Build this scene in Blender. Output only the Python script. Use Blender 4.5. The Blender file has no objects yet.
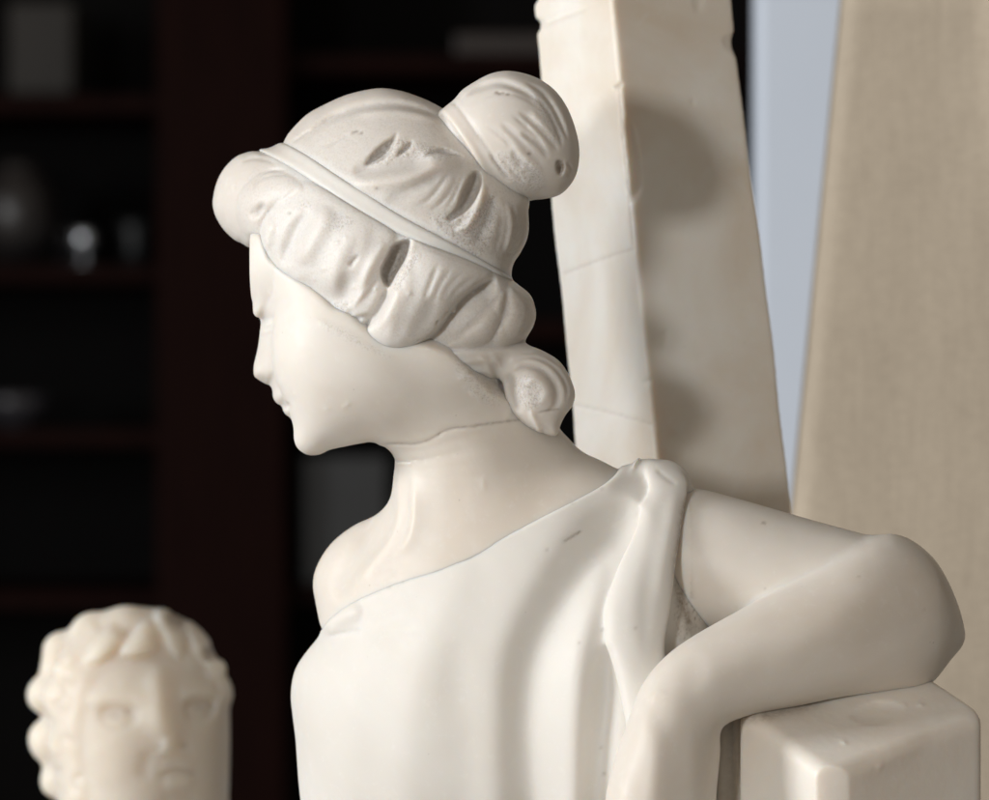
import bpy, bmesh, math, random
import numpy as np

# ------------------------------------------------------------------ units
# Everything is modelled in millimetre-like units u (one u = 0.4 mm):
# x to the right, y away from the camera, z up.
S = 0.0004
DIST = 3709.0            # camera distance in u (135 mm lens)
CX, CY = 494.5, 400.0

def hand_work(x, y, z, a=0.10):
    return a * (np.sin(x * 0.071 + 1.3 * np.sin(z * 0.043)) * np.sin(z * 0.083 + y * 0.05 + 1.1) + 0.6 * np.sin(x * 0.152 + z * 0.061 + 2.0) * np.sin(y * 0.11 - z * 0.137)
                + 0.8 * np.sin(x * 0.029 - z * 0.037 + y * 0.02))

def P(px, py, d=0.0):
    """point in the place for a spot of the photograph at depth d"""
    k = (DIST + d) / DIST
    return np.array([(px - CX) * k, d, (CY - py) * k])

scene = bpy.context.scene
col = bpy.data.collections.new("scene_objects")
scene.collection.children.link(col)

# ------------------------------------------------------------------ 2D helpers
def spline(pts, n=8, closed=False):
    p = np.array(pts, float)
    m = len(p)
    out = []
    rng = range(m) if closed else range(m - 1)
    for i in rng:
        if closed:
            a, b, c, d = p[(i - 1) % m], p[i], p[(i + 1) % m], p[(i + 2) % m]
        else:
            a, b, c, d = p[max(i - 1, 0)], p[i], p[i + 1], p[min(i + 2, m - 1)]
        tb = (c - a) * 0.5
        tc = (d - b) * 0.5
        L = np.linalg.norm((c - b)[:2])
        for v, o in ((tb, 0), (tc, 1)):
            nv = np.linalg.norm(v[:2])
            if nv > 1.4 * L and nv > 0:
                v *= 1.4 * L / nv
        for k in range(n):
            t = k / n
            t2, t3 = t * t, t * t * t
            out.append((2 * t3 - 3 * t2 + 1) * b + (t3 - 2 * t2 + t) * tb + (-2 * t3 + 3 * t2) * c + (t3 - t2) * tc)
    if not closed:
        out.append(p[-1])
    return np.array(out)

def poly_sd(poly, X, Y):
    """signed distance to a closed polygon, positive inside"""
    sh = X.shape
    X = X.ravel(); Y = Y.ravel()
    best = np.full(X.shape, 1e18)
    ins = np.zeros(X.shape, bool)
    q = np.roll(poly, -1, 0)
    for (ax, ay), (bx, by) in zip(poly[:, :2], q[:, :2]):
        dx, dy = bx - ax, by - ay
        l2 = dx * dx + dy * dy
        if l2 < 1e-9:
            continue
        t = np.clip(((X - ax) * dx + (Y - ay) * dy) / l2, 0, 1)
        d2 = (X - ax - t * dx) ** 2 + (Y - ay - t * dy) ** 2
        np.minimum(best, d2, out=best)
        c = (ay > Y) != (by > Y)
        if dy != 0:
            ins ^= c & (X < (bx - ax) * (Y - ay) / dy + ax)
    d = np.sqrt(best)
    return np.where(ins, d, -d).reshape(sh)

def line_sd(pts, X, Y):
    """distance to an open line, parameter 0..1 along it, and the signed side"""
    seg = np.linalg.norm(np.diff(pts[:, :2], axis=0), axis=1)
    cum = np.concatenate([[0], np.cumsum(seg)]); tot = cum[-1]
    best = np.full(X.shape, 1e18); par = np.zeros(X.shape); side = np.zeros(X.shape)
    for i in range(len(pts) - 1):
        ax, ay = pts[i, :2]; bx, by = pts[i + 1, :2]
        dx, dy = bx - ax, by - ay
        l2 = dx * dx + dy * dy
        if l2 < 1e-9:
            continue
        t = np.clip(((X - ax) * dx + (Y - ay) * dy) / l2, 0, 1)
        d2 = (X - ax - t * dx) ** 2 + (Y - ay - t * dy) ** 2
        m = d2 < best
        best = np.where(m, d2, best)
        par = np.where(m, (cum[i] + t * seg[i]) / tot, par)
        side = np.where(m, np.sign((X - ax) * dy - (Y - ay) * dx), side)
    return np.sqrt(best), par, side

def blur(a, n=1):
    for _ in range(n):
        b = np.pad(a, 1, mode='edge')
        a = (b[:-2, 1:-1] + b[2:, 1:-1] + b[1:-1, :-2] + b[1:-1, 2:] + 4 * b[1:-1, 1:-1]) / 8.0
    return a

def poisson(mask, h, iters):
    """solves lap(u) = -4 inside mask with u = 0 outside"""
    if min(mask.shape) > 24:
        H, Wd = mask.shape
        cm = mask[::2, ::2]
        c = poisson(cm, h * 2, iters)
        u = np.repeat(np.repeat(c, 2, 0), 2, 1)[:H, :Wd]
        u = blur(u, 2) * mask
    else:
        u = np.zeros(mask.shape)
    src = h * h
    for _ in range(iters):
        b = np.pad(u, 1)
        u = np.where(mask, (b[:-2, 1:-1] + b[2:, 1:-1] + b[1:-1, :-2] + b[1:-1, 2:]) * 0.25 + src, 0.0)
    return u

class Inflated:
    """a rounded body grown from its outline (smooth, full thickness)"""
    def __init__(self, pts, res=2.0, pad=40, iters=260, n=8, smooth=True):
        poly = spline(pts, n, True) if smooth else np.array(pts, float)
        self.poly = poly
        lo = poly[:, :2].min(0) - pad; hi = poly[:, :2].max(0) + pad
        nx = int((hi[0] - lo[0]) / res) + 2; ny = int((hi[1] - lo[1]) / res) + 2
        self.lo, self.res = lo, res
        X, Y = np.meshgrid(lo[0] + np.arange(nx) * res, lo[1] + np.arange(ny) * res)
        e = poly_sd(poly, X, Y)
        u = poisson(e > 0, res, iters)
        good = (e > 2.5 * res).astype(float)
        q = np.where(good > 0, u / np.maximum(e, 1e-3), 0)
        num, den = q * good, good.copy()
        for _ in range(40):
            num = blur(num, 1); den = blur(den, 1)
        qb = num / np.maximum(den, 1e-6)
        qb = np.where(den > 1e-5, qb, q[good > 0].mean() if good.any() else 1.0)
        t = np.clip((e - 3 * res) / (6 * res), 0, 1); t = t * t * (3 - 2 * t)
        self.u = blur((1 - t) * qb * e + t * u, 1)
        self.e = e
        self.gy, self.gx = np.gradient(self.u, res)
        self.umax = self.u.max()
        self.hi = hi
    def samp(self, arr, px, py):
        fx = (px - self.lo[0]) / self.res; fy = (py - self.lo[1]) / self.res
        ny, nx = arr.shape
        fx = np.clip(fx, 0, nx - 1.001); fy = np.clip(fy, 0, ny - 1.001)
        i = fx.astype(int); j = fy.astype(int); a = fx - i; b = fy - j
        return (arr[j, i] * (1 - a) + arr[j, i + 1] * a) * (1 - b) + (arr[j + 1, i] * (1 - a) + arr[j + 1, i + 1] * a) * b
    def field(self, x, y, z, a, c0, cx=0.0, cy=0.0, p0=(CX, CY), sharp=1.0):
        k = DIST / (DIST + c0)
        px = CX + x * k; py = CY - z * k
        u = self.samp(self.u, px, py)
        g2 = self.samp(self.gx, px, py) ** 2 + self.samp(self.gy, px, py) ** 2
        dy = y - (c0 + cx * (px - p0[0]) + cy * (py - p0[1]))
        G = dy * dy - a * a * u
        return G / (2 * np.sqrt(dy * dy + a ** 4 * g2 * 0.25) + 1.0)
    def dist(self, x, z, c0):
        k = DIST / (DIST + c0)
        return self.samp(self.e, CX + x * k, CY - z * k)

class Relief:
    """carving depths over a surface, in u"""
    def __init__(self, x0, y0, x1, y1, ref, res=1.0):
        self.res = res; self.lo = (x0, y0); self.ref = ref
        self.X, self.Y = np.meshgrid(np.arange(x0, x1, res), np.arange(y0, y1, res))
        self.h = np.zeros(self.X.shape)
        self.dirt = np.zeros(self.X.shape)
        self.grit = np.zeros(self.X.shape)
    def _win(self, pts, pad):
        lo = pts[:, :2].min(0) - pad; hi = pts[:, :2].max(0) + pad
        i0 = max(int((lo[0] - self.lo[0]) / self.res), 0); i1 = max(int((hi[0] - self.lo[0]) / self.res) + 2, 0)
        j0 = max(int((lo[1] - self.lo[1]) / self.res), 0); j1 = max(int((hi[1] - self.lo[1]) / self.res) + 2, 0)
        return slice(j0, j1), slice(i0, i1)
    def stroke(self, pts, w, h, dirt=0.0, taper=0.25, side=0, power=2.0, edge=1.6):
        """groove (h<0) or ridge (h>0); side=+1/-1 makes it a step that is sharp on one side"""
        c = spline(pts, 5)
        sl = self._win(c, 4 * w + 3)
        X, Y = self.X[sl], self.Y[sl]
        if X.size == 0:
            return
        d, t, s = line_sd(c, X, Y)
        win = np.ones_like(t)
        if taper > 0:
            win = np.clip(t / taper, 0, 1) * np.clip((1 - t) / taper, 0, 1)
            win = np.sin(win * math.pi / 2)
        ww = w * (0.45 + 0.55 * win)
        if side:
            sd = d * s * side
            prof = np.where(sd > 0, np.exp(-(np.abs(sd) / (ww * 1.6)) ** 1.3), np.exp(-(sd / edge) ** 2))
        else:
            prof = np.exp(-np.abs(d / ww) ** power)
        self.h[sl] += h * prof * win
        if dirt:
            self.dirt[sl] = np.maximum(self.dirt[sl], dirt * np.exp(-(d / (w * 1.1)) ** 2) * win)
    def pillow(self, pts, h, p=0.6, dirt=0.0):
        f = Inflated(pts, 1.0 if len(pts) else 2.0, 6, 120, 6)
        sl = self._win(f.poly, 2)
        X, Y = self.X[sl], self.Y[sl]
        u = np.clip(f.samp(f.u, X, Y) / f.umax, 0, 1)
        self.h[sl] += h * u ** p
        if dirt:
            self.dirt[sl] = np.maximum(self.dirt[sl], dirt * np.clip(u * 3, 0, 1))
    def grain(self, pts, h, dens, seed, dirt=0.0, size=1):
        """rough chiselled patch"""
        f = Inflated(pts, 2.0, 8, 80, 6)
        sl = self._win(f.poly, 2)
        X, Y = self.X[sl], self.Y[sl]
        m = np.clip(f.samp(f.e, X, Y) / 6.0, 0, 1)
        r = np.random.RandomState(seed)
        n = blur(r.rand(*X.shape), size); n = (n - n.mean()) / (n.std() + 1e-9)
        self.h[sl] += 0.35 * h * n * m
        self.grit[sl] = np.maximum(self.grit[sl], m * min(1.0, h * 1.2))
        if dirt:
            self.dirt[sl] = np.maximum(self.dirt[sl], np.clip(dirt * m * np.clip(-n - dens, 0, 1.5), 0, 1))
    def _s(self, arr, x, z):
        k = DIST / (DIST + self.ref)
        fx = (CX + x * k - self.lo[0]) / self.res; fy = (CY - z * k - self.lo[1]) / self.res
        ny, nx = arr.shape
        ok = (fx >= 0) & (fy >= 0) & (fx < nx - 1) & (fy < ny - 1)
        fx = np.clip(fx, 0, nx - 1.001); fy = np.clip(fy, 0, ny - 1.001)
        i = fx.astype(int); j = fy.astype(int); a = fx - i; b = fy - j
        v = (arr[j, i] * (1 - a) + arr[j, i + 1] * a) * (1 - b) + (arr[j + 1, i] * (1 - a) + arr[j + 1, i + 1] * a) * b
        return v * ok
    def height(self, x, z): return self._s(self.h, x, z)
    def gritty(self, x, z): return self._s(self.grit, x, z)
    def dirtiness(self, x, z): return self._s(self.dirt, x, z)

# ------------------------------------------------------------------ solid modelling
def smin(a, b, k):
    if k <= 0: return np.minimum(a, b)
    h = np.maximum(k - np.abs(a - b), 0) / k
    return np.minimum(a, b) - h * h * k * 0.25
def smax(a, b, k): return -smin(-a, -b, k)

class Solid:
    def __init__(self): self.ops = []
    def op(self, f, box=None): self.ops.append((f, box)); return self
    def union(self, f, k=0, box=None): return self.op(lambda F, x, y, z: smin(F, f(x, y, z), k), box)
    def cut(self, f, k=0, box=None): return self.op(lambda F, x, y, z: smax(F, -f(x, y, z), k), box)
    def clip(self, f, k=0, box=None): return self.op(lambda F, x, y, z: smax(F, f(x, y, z), k), box)
    def displace(self, f, box=None): return self.op(lambda F, x, y, z: F - f(x, y, z), box)
    def ev(self, x, y, z):
        F = np.full(x.shape, 1e3)
        lo = (x.min(), y.min(), z.min()); hi = (x.max(), y.max(), z.max())
        for f, b in self.ops:
            if b is not None and any(hi[i] < b[0][i] or lo[i] > b[1][i] for i in range(3)):
                continue
            F = f(F, x, y, z)
        return F
    def mesh(self, lo, hi, h, smooth=2):
        B = 6
        lo = np.array(lo, float); hi = np.array(hi, float)
        nb = np.ceil((hi - lo) / (h * B)).astype(int) + 1
        c = [lo[i] + (np.arange(nb[i]) + 0.5) * B * h - 0.5 * h for i in range(3)]
        n = nb * B
        G = np.empty(tuple(n), np.float32)
        SB = 6
        off = np.arange(B) * h
        for a in range(0, nb[0], SB):
            for b in range(0, nb[1], SB):
                for d in range(0, nb[2], SB):
                    sa, sb, sd = [slice(v, min(v + SB, nb[i])) for i, v in enumerate((a, b, d))]
                    X, Y, Z = np.meshgrid(c[0][sa], c[1][sb], c[2][sd], indexing='ij')
                    Fc = self.ev(X, Y, Z)
                    act = np.abs(Fc) < B * h * 1.9
                    blk = np.repeat(np.repeat(np.repeat(Fc, B, 0), B, 1), B, 2).astype(np.float32)
                    if act.any():
                        ia, ib, ic = np.nonzero(act)
                        x0 = lo[0] + (a + ia) * B * h; y0 = lo[1] + (b + ib) * B * h; z0 = lo[2] + (d + ic) * B * h
                        x = (x0[:, None, None, None] + off[None, :, None, None]) + np.zeros((1, 1, B, B))
                        y = (y0[:, None, None, None] + off[None, None, :, None]) + np.zeros((1, B, 1, B))
                        z = (z0[:, None, None, None] + off[None, None, None, :]) + np.zeros((1, B, B, 1))
                        F = self.ev(x, y, z).astype(np.float32)
                        v = blk.reshape(Fc.shape[0], B, Fc.shape[1], B, Fc.shape[2], B).transpose(0, 2, 4, 1, 3, 5).copy()
                        v[ia, ib, ic] = F
                        blk = v.transpose(0, 3, 1, 4, 2, 5).reshape(blk.shape)
                    G[a * B:a * B + blk.shape[0], b * B:b * B + blk.shape[1], d * B:d * B + blk.shape[2]] = blk
        G[0] = G[-1] = 9; G[:, 0] = G[:, -1] = 9; G[:, :, 0] = G[:, :, -1] = 9
        return surface_nets(G, lo, h, smooth)

def surface_nets(G, lo, h, smooth):
    I = (G < 0)
    cnt = np.zeros(tuple(s - 1 for s in G.shape), np.uint8)
    for a in (0, 1):
        for b in (0, 1):
            for c in (0, 1):
                cnt += I[a:G.shape[0] - 1 + a, b:G.shape[1] - 1 + b, c:G.shape[2] - 1 + c]
    act = (cnt > 0) & (cnt < 8)
    lin = np.flatnonzero(act.ravel())
    i, j, k = np.unravel_index(lin, act.shape)
    corner = {}
    for a in (0, 1):
        for b in (0, 1):
            for c in (0, 1):
                corner[(a, b, c)] = G[i + a, j + b, k + c].astype(np.float64)
    acc = np.zeros((len(lin), 3)); num = np.zeros(len(lin))
    keys = list(corner)
    for p in keys:
        for ax in range(3):
            if p[ax] == 0:
                q = list(p); q[ax] = 1; q = tuple(q)
                va, vb = corner[p], corner[q]
                m = (va < 0) != (vb < 0)
                t = np.where(m, va / np.where(m, va - vb, 1), 0)
                pt = np.array(p, float)[None, :] + np.zeros((len(lin), 3))
                pt[:, ax] += t
                acc += pt * m[:, None]; num += m
    V = acc / np.maximum(num, 1)[:, None] + np.stack([i, j, k], 1)
    sh = act.shape
    def cid(a, b, c): return np.searchsorted(lin, (a * sh[1] + b) * sh[2] + c)
    faces = []
    for ax in range(3):
        s0 = [slice(1, -1)] * 3; s1 = [slice(1, -1)] * 3
        s0[ax] = slice(0, -1); s1[ax] = slice(1, None)
        A, Bm = I[tuple(s0)], I[tuple(s1)]
        for sign, M in ((0, A & ~Bm), (1, ~A & Bm)):
            e = list(np.nonzero(M))
            for q in range(3):
                if q != ax: e[q] = e[q] + 1
            u, v = [q for q in range(3) if q != ax]
            def at(du, dv):
                c = [x.copy() for x in e]; c[u] = c[u] - du; c[v] = c[v] - dv
                return cid(*c)
            quad = np.stack([at(1, 1), at(0, 1), at(0, 0), at(1, 0)], 1)
            flip = (sign == 1) ^ (ax == 1)
            faces.append(quad[:, ::-1] if flip else quad)
    Q = np.concatenate(faces)
    for it in range(smooth):
        s = np.zeros_like(V); w = np.zeros(len(V))
        for a, b in ((0, 1), (1, 2), (2, 3), (3, 0)):
            for p, q in ((Q[:, a], Q[:, b]), (Q[:, b], Q[:, a])):
                for ax in range(3):
                    s[:, ax] += np.bincount(p, V[q, ax], len(V))
                w += np.bincount(p, None, len(V))
        V = V + 0.5 * (s / np.maximum(w, 1)[:, None] - V)
    return V * h + lo[None, :], Q

def ellipsoid(c, r, rot=None):
    c = np.array(c); r = np.array(r, float)
    R = None
    if rot is not None:
        import mathutils
        R = np.array(mathutils.Euler(rot, 'XYZ').to_matrix()).T
    def f(x, y, z):
        a, b, d = x - c[0], y - c[1], z - c[2]
        if R is not None:
            a, b, d = (R[0, 0] * a + R[0, 1] * b + R[0, 2] * d, R[1, 0] * a + R[1, 1] * b + R[1, 2] * d, R[2, 0] * a + R[2, 1] * b + R[2, 2] * d)
        k0 = np.sqrt((a / r[0]) ** 2 + (b / r[1]) ** 2 + (d / r[2]) ** 2)
        k1 = np.sqrt((a / r[0] ** 2) ** 2 + (b / r[1] ** 2) ** 2 + (d / r[2] ** 2) ** 2)
        return k0 * (k0 - 1) / np.maximum(k1, 1e-9)
    return f

def tube(pts, n=5):
    """pts: (x,y,z,r) rows -> tapered tube along a smooth curve"""
    c = spline(pts, n)
    def f(x, y, z):
        best = np.full(x.shape, 1e9)
        for i in range(len(c) - 1):
            a, b = c[i], c[i + 1]
            d = b[:3] - a[:3]; l2 = max((d ** 2).sum(), 1e-9)
            t = np.clip(((x - a[0]) * d[0] + (y - a[1]) * d[1] + (z - a[2]) * d[2]) / l2, 0, 1)
            dd = np.sqrt((x - a[0] - t * d[0]) ** 2 + (y - a[1] - t * d[1]) ** 2 + (z - a[2] - t * d[2]) ** 2) - (a[3] + t * (b[3] - a[3]))
            best = np.minimum(best, dd)
        return best
    return f
def Pr(px, py, d, r): return np.append(P(px, py, d), r * (DIST + d) / DIST)

def make_obj(name, V, Q, mat, parent=None, origin=(0, 0, 0), dirt=None, grit=None, smooth=True, scale=S):
    me = bpy.data.meshes.new(name)
    V = (np.asarray(V) - np.asarray(origin)[None, :]) * scale
    me.vertices.add(len(V)); me.vertices.foreach_set("co", V.astype(np.float32).ravel())
    me.loops.add(Q.size); me.loops.foreach_set("vertex_index", Q.astype(np.int32).ravel())
    me.polygons.add(len(Q))
    me.polygons.foreach_set("loop_start", np.arange(0, Q.size, Q.shape[1], dtype=np.int32))
    me.polygons.foreach_set("loop_total", np.full(len(Q), Q.shape[1], np.int32))
    me.update(calc_edges=True); me.validate()
    me.polygons.foreach_set("use_smooth", np.full(len(me.polygons), smooth, bool))
    if dirt is not None:
        at = me.attributes.new("dirt", 'FLOAT', 'POINT')
        at.data.foreach_set("value", dirt.astype(np.float32))
    if grit is not None:
        at = me.attributes.new("grit", 'FLOAT', 'POINT')
        at.data.foreach_set("value", grit.astype(np.float32))
    me.materials.append(mat)
    o = bpy.data.objects.new(name, me); col.objects.link(o)
    if parent is not None: o.parent = parent
    else: o.location = np.asarray(origin) * S
    return o

def thing(name, label, cat, origin):
    o = bpy.data.objects.new(name, None); col.objects.link(o)
    o.empty_display_size = 0.02
    o.location = np.asarray(origin) * S
    o['label'] = label; o['category'] = cat
    return o

# ------------------------------------------------------------------ materials
def new_mat(name):
    m = bpy.data.materials.new(name); m.use_nodes = True
    nt = m.node_tree
    return m, nt, nt.nodes['Principled BSDF']
def node(nt, t, **kw):
    n = nt.nodes.new(t)
    for k, v in kw.items(): setattr(n, k, v)
    return n
def noise(nt, co, scale, detail=4, rough=0.55, dist=0.0):
    n = node(nt, 'ShaderNodeTexNoise')
    n.inputs['Scale'].default_value = scale; n.inputs['Detail'].default_value = detail
    n.inputs['Roughness'].default_value = rough; n.inputs['Distortion'].default_value = dist
    nt.links.new(co, n.inputs['Vector']); return n
def ramp(nt, fac, stops):
    r = node(nt, 'ShaderNodeValToRGB')
    e = r.color_ramp.elements
    while len(e) < len(stops): e.new(0.5)
    for k, (p, c) in zip(e, stops):
        k.position = p; k.color = (*c, 1) if len(c) == 3 else c
    nt.links.new(fac, r.inputs['Fac']); return r
def mix(nt, fac, a, b, mode='MIX'):
    m = node(nt, 'ShaderNodeMix', data_type='RGBA', blend_type=mode)
    for s, v in ((m.inputs[0], fac), (m.inputs[6], a), (m.inputs[7], b)):
        if isinstance(v, bpy.types.NodeSocket): nt.links.new(v, s)
        elif isinstance(v, (int, float)): s.default_value = v
        else: s.default_value = (*v, 1)
    return m.outputs[2]

def alabaster(name, base, warm, vein, rough=0.34, sss=0.35, bump=0.25, speck=0.5, mott=9.0, radius=0.004, seed=0.0):
    m, nt, b = new_mat(name)
    tc = node(nt, 'ShaderNodeTexCoord'); mp = node(nt, 'ShaderNodeMapping')
    nt.links.new(tc.outputs['Object'], mp.inputs['Vector'])
    mp.inputs['Location'].default_value = (seed, seed * 0.7, -seed * 0.4)
    co = mp.outputs['Vector']
    n1 = noise(nt, co, mott, 5, 0.55, 0.6)
    c1 = ramp(nt, n1.outputs['Fac'], [(0.34, warm), (0.62, base)]).outputs['Color']
    n2 = noise(nt, co, mott * 4.5, 6, 0.6, 1.2)
    f2 = ramp(nt, n2.outputs['Fac'], [(0.58, (0, 0, 0)), (0.80, (0.35, 0.35, 0.35))]).outputs['Color']
    c2 = mix(nt, f2, c1, vein)
    # fine pale scuffs
    n3 = noise(nt, co, 260, 5, 0.7, 0.3)
    f3 = ramp(nt, n3.outputs['Fac'], [(0.56, (0, 0, 0)), (0.74, (0.18, 0.18, 0.18))]).outputs['Color']
    c3 = mix(nt, f3, c2, (0.86, 0.85, 0.83))
    # tiny dark pits
    v = node(nt, 'ShaderNodeTexVoronoi'); v.inputs['Scale'].default_value = 150
    nt.links.new(co, v.inputs['Vector'])
    f4 = ramp(nt, v.outputs['Distance'], [(0.0, (1, 1, 1)), (0.07, (0, 0, 0))]).outputs['Color']
    n4 = noise(nt, co, 30, 2, 0.5)
    f4b = ramp(nt, n4.outputs['Fac'], [(0.56, (0, 0, 0)), (0.66, (speck, speck, speck))]).outputs['Color']
    fm = node(nt, 'ShaderNodeMath', operation='MULTIPLY')
    nt.links.new(f4, fm.inputs[0]); nt.links.new(f4b, fm.inputs[1])
    c4 = mix(nt, fm.outputs[0], c3, (0.16, 0.12, 0.085))
    # grime in the carved hollows, plus shade painted into the colour
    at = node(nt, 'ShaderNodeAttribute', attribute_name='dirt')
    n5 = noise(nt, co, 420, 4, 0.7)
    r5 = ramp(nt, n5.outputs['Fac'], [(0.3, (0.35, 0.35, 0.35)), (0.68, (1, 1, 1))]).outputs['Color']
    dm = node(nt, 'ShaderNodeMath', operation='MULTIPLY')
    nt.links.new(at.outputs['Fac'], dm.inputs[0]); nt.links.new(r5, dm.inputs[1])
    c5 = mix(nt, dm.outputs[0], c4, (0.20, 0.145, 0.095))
    ag = node(nt, 'ShaderNodeAttribute', attribute_name='grit')
    n6 = noise(nt, co, 1100, 3, 0.75)
    r6 = ramp(nt, n6.outputs['Fac'], [(0.36, (0.30, 0.25, 0.20)), (0.46, (0.62, 0.59, 0.56)), (0.66, (0.80, 0.79, 0.78))]).outputs['Color']
    gm = node(nt, 'ShaderNodeMath', operation='MULTIPLY'); gm.inputs[1].default_value = 0.55
    nt.links.new(ag.outputs['Fac'], gm.inputs[0])
    c5 = mix(nt, gm.outputs[0], c5, r6)
    nt.links.new(c5, b.inputs['Base Color'])
    rr = node(nt, 'ShaderNodeMapRange'); rr.inputs['To Min'].default_value = rough - 0.03; rr.inputs['To Max'].default_value = rough + 0.08
    rr.inputs['From Min'].default_value = 0.35; rr.inputs['From Max'].default_value = 0.68
    nt.links.new(n3.outputs['Fac'], rr.inputs['Value']); nt.links.new(rr.outputs[0], b.inputs['Roughness'])
    b.inputs['Subsurface Weight'].default_value = sss
    b.inputs['Subsurface Radius'].default_value = (1.0, 0.72, 0.48)
    b.inputs['Subsurface Scale'].default_value = radius
    b.inputs['IOR'].default_value = 1.5; b.inputs['Specular IOR Level'].default_value = 0.36
    nb = noise(nt, co, 55, 6, 0.6)
    nb2 = noise(nt, co, 900, 3, 0.6)
    add = node(nt, 'ShaderNodeMath', operation='MULTIPLY_ADD'); add.inputs[1].default_value = 0.10
    nt.links.new(nb2.outputs['Fac'], add.inputs[0]); nt.links.new(nb.outputs['Fac'], add.inputs[2])
    bp = node(nt, 'ShaderNodeBump'); bp.inputs['Strength'].default_value = bump; bp.inputs['Distance'].default_value = 0.0012
    gadd = node(nt, 'ShaderNodeMath', operation='MULTIPLY')
    nt.links.new(ag.outputs['Fac'], gadd.inputs[0]); nt.links.new(n6.outputs['Fac'], gadd.inputs[1])
    bp2 = node(nt, 'ShaderNodeBump'); bp2.inputs['Strength'].default_value = 0.55; bp2.inputs['Distance'].default_value = 0.0009
    nt.links.new(gadd.outputs[0], bp2.inputs['Height']); nt.links.new(bp.outputs['Normal'], bp2.inputs['Normal'])
    nt.links.new(add.outputs[0], bp.inputs['Height']); nt.links.new(bp2.outputs['Normal'], b.inputs['Normal'])
    return m

M_SKIN = alabaster('polished_alabaster', (0.735, 0.69, 0.63), (0.655, 0.585, 0.505), (0.77, 0.74, 0.70), 0.47, 0.9, 0.06, 0.5, radius=0.005)
M_HAIR = alabaster('carved_alabaster', (0.715, 0.68, 0.635), (0.625, 0.565, 0.50), (0.78, 0.75, 0.71), 0.44, 0.7, 0.25, 1.0, radius=0.006)
M_ROBE = alabaster('matte_alabaster', (0.735, 0.708, 0.665), (0.68, 0.64, 0.58), (0.76, 0.745, 0.715), 0.50, 0.8, 0.06, 0.4, mott=6, radius=0.003)
M_BLOCK = alabaster('rough_alabaster', (0.80, 0.755, 0.69), (0.74, 0.66, 0.57), (0.82, 0.79, 0.75), 0.36, 0.7, 0.25, 0.5, mott=14, radius=0.006)
M_PILLAR = alabaster('veined_alabaster', (0.82, 0.79, 0.735), (0.72, 0.635, 0.53), (0.83, 0.81, 0.78), 0.40, 0.7, 0.10, 0.3, mott=11, seed=3.1, radius=0.005)
M_BUST = alabaster('yellowed_alabaster', (0.745, 0.685, 0.60), (0.69, 0.61, 0.51), (0.76, 0.71, 0.63), 0.48, 1.0, 0.06, 0.2, mott=12, seed=5.3, radius=0.022)

def plain(name, c1, c2, scale, rough=0.5, bump=0.2, spec=0.5, stretch=(1, 1, 1), dist=0.0005):
    m, nt, b = new_mat(name)
    tc = node(nt, 'ShaderNodeTexCoord'); mp = node(nt, 'ShaderNodeMapping')
    nt.links.new(tc.outputs['Object'], mp.inputs['Vector']); mp.inputs['Scale'].default_value = stretch
    n = noise(nt, mp.outputs['Vector'], scale, 5, 0.6)
    r = ramp(nt, n.outputs['Fac'], [(0.3, c1), (0.7, c2)])
    nt.links.new(r.outputs['Color'], b.inputs['Base Color'])
    b.inputs['Roughness'].default_value = rough
    b.inputs['Specular IOR Level'].default_value = spec
    bp = node(nt, 'ShaderNodeBump'); bp.inputs['Strength'].default_value = bump; bp.inputs['Distance'].default_value = dist
    nt.links.new(n.outputs['Fac'], bp.inputs['Height']); nt.links.new(bp.outputs['Normal'], b.inputs['Normal'])
    return m
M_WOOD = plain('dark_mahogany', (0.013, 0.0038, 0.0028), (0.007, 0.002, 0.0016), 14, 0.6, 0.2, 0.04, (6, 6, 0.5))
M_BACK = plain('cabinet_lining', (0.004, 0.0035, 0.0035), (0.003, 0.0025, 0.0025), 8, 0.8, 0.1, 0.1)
M_WALL = plain('white_paint', (0.70, 0.77, 0.88), (0.66, 0.73, 0.84), 5, 0.6, 0.15, 0.3)

def linen():
    m, nt, b = new_mat('beige_linen')
    tc = node(nt, 'ShaderNodeTexCoord'); co = tc.outputs['Object']
    def thread(st, sc):
        mp = node(nt, 'ShaderNodeMapping'); mp.inputs['Scale'].default_value = st
        nt.links.new(co, mp.inputs['Vector'])
        return noise(nt, mp.outputs['Vector'], sc, 4, 0.65)
    a = thread((1, 1, 0.06), 480); c = thread((0.06, 1, 1), 480)
    ad = node(nt, 'ShaderNodeMath', operation='ADD')
    nt.links.new(a.outputs['Fac'], ad.inputs[0]); nt.links.new(c.outputs['Fac'], ad.inputs[1])
    hf = node(nt, 'ShaderNodeMath', operation='MULTIPLY'); hf.inputs[1].default_value = 0.5
    nt.links.new(ad.outputs[0], hf.inputs[0])
    r = ramp(nt, hf.outputs[0], [(0.34, (0.525, 0.44, 0.34)), (0.66, (0.665, 0.57, 0.445))])
    big = noise(nt, co, 7, 3, 0.5)
    rb = ramp(nt, big.outputs['Fac'], [(0.3, (0.90, 0.90, 0.90)), (0.7, (1, 1, 1))])
    nt.links.new(mix(nt, 1.0, r.outputs['Color'], rb.outputs['Color'], 'MULTIPLY'), b.inputs['Base Color'])
    b.inputs['Roughness'].default_value = 0.9; b.inputs['Specular IOR Level'].default_value = 0.1
    bp = node(nt, 'ShaderNodeBump'); bp.inputs['Strength'].default_value = 0.5; bp.inputs['Distance'].default_value = 0.0006
    nt.links.new(hf.outputs[0], bp.inputs['Height']); nt.links.new(bp.outputs['Normal'], b.inputs['Normal'])
    return m
M_LINEN = linen()

Q0 = 1.0      # overall voxel factor (bigger = coarser)

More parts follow.
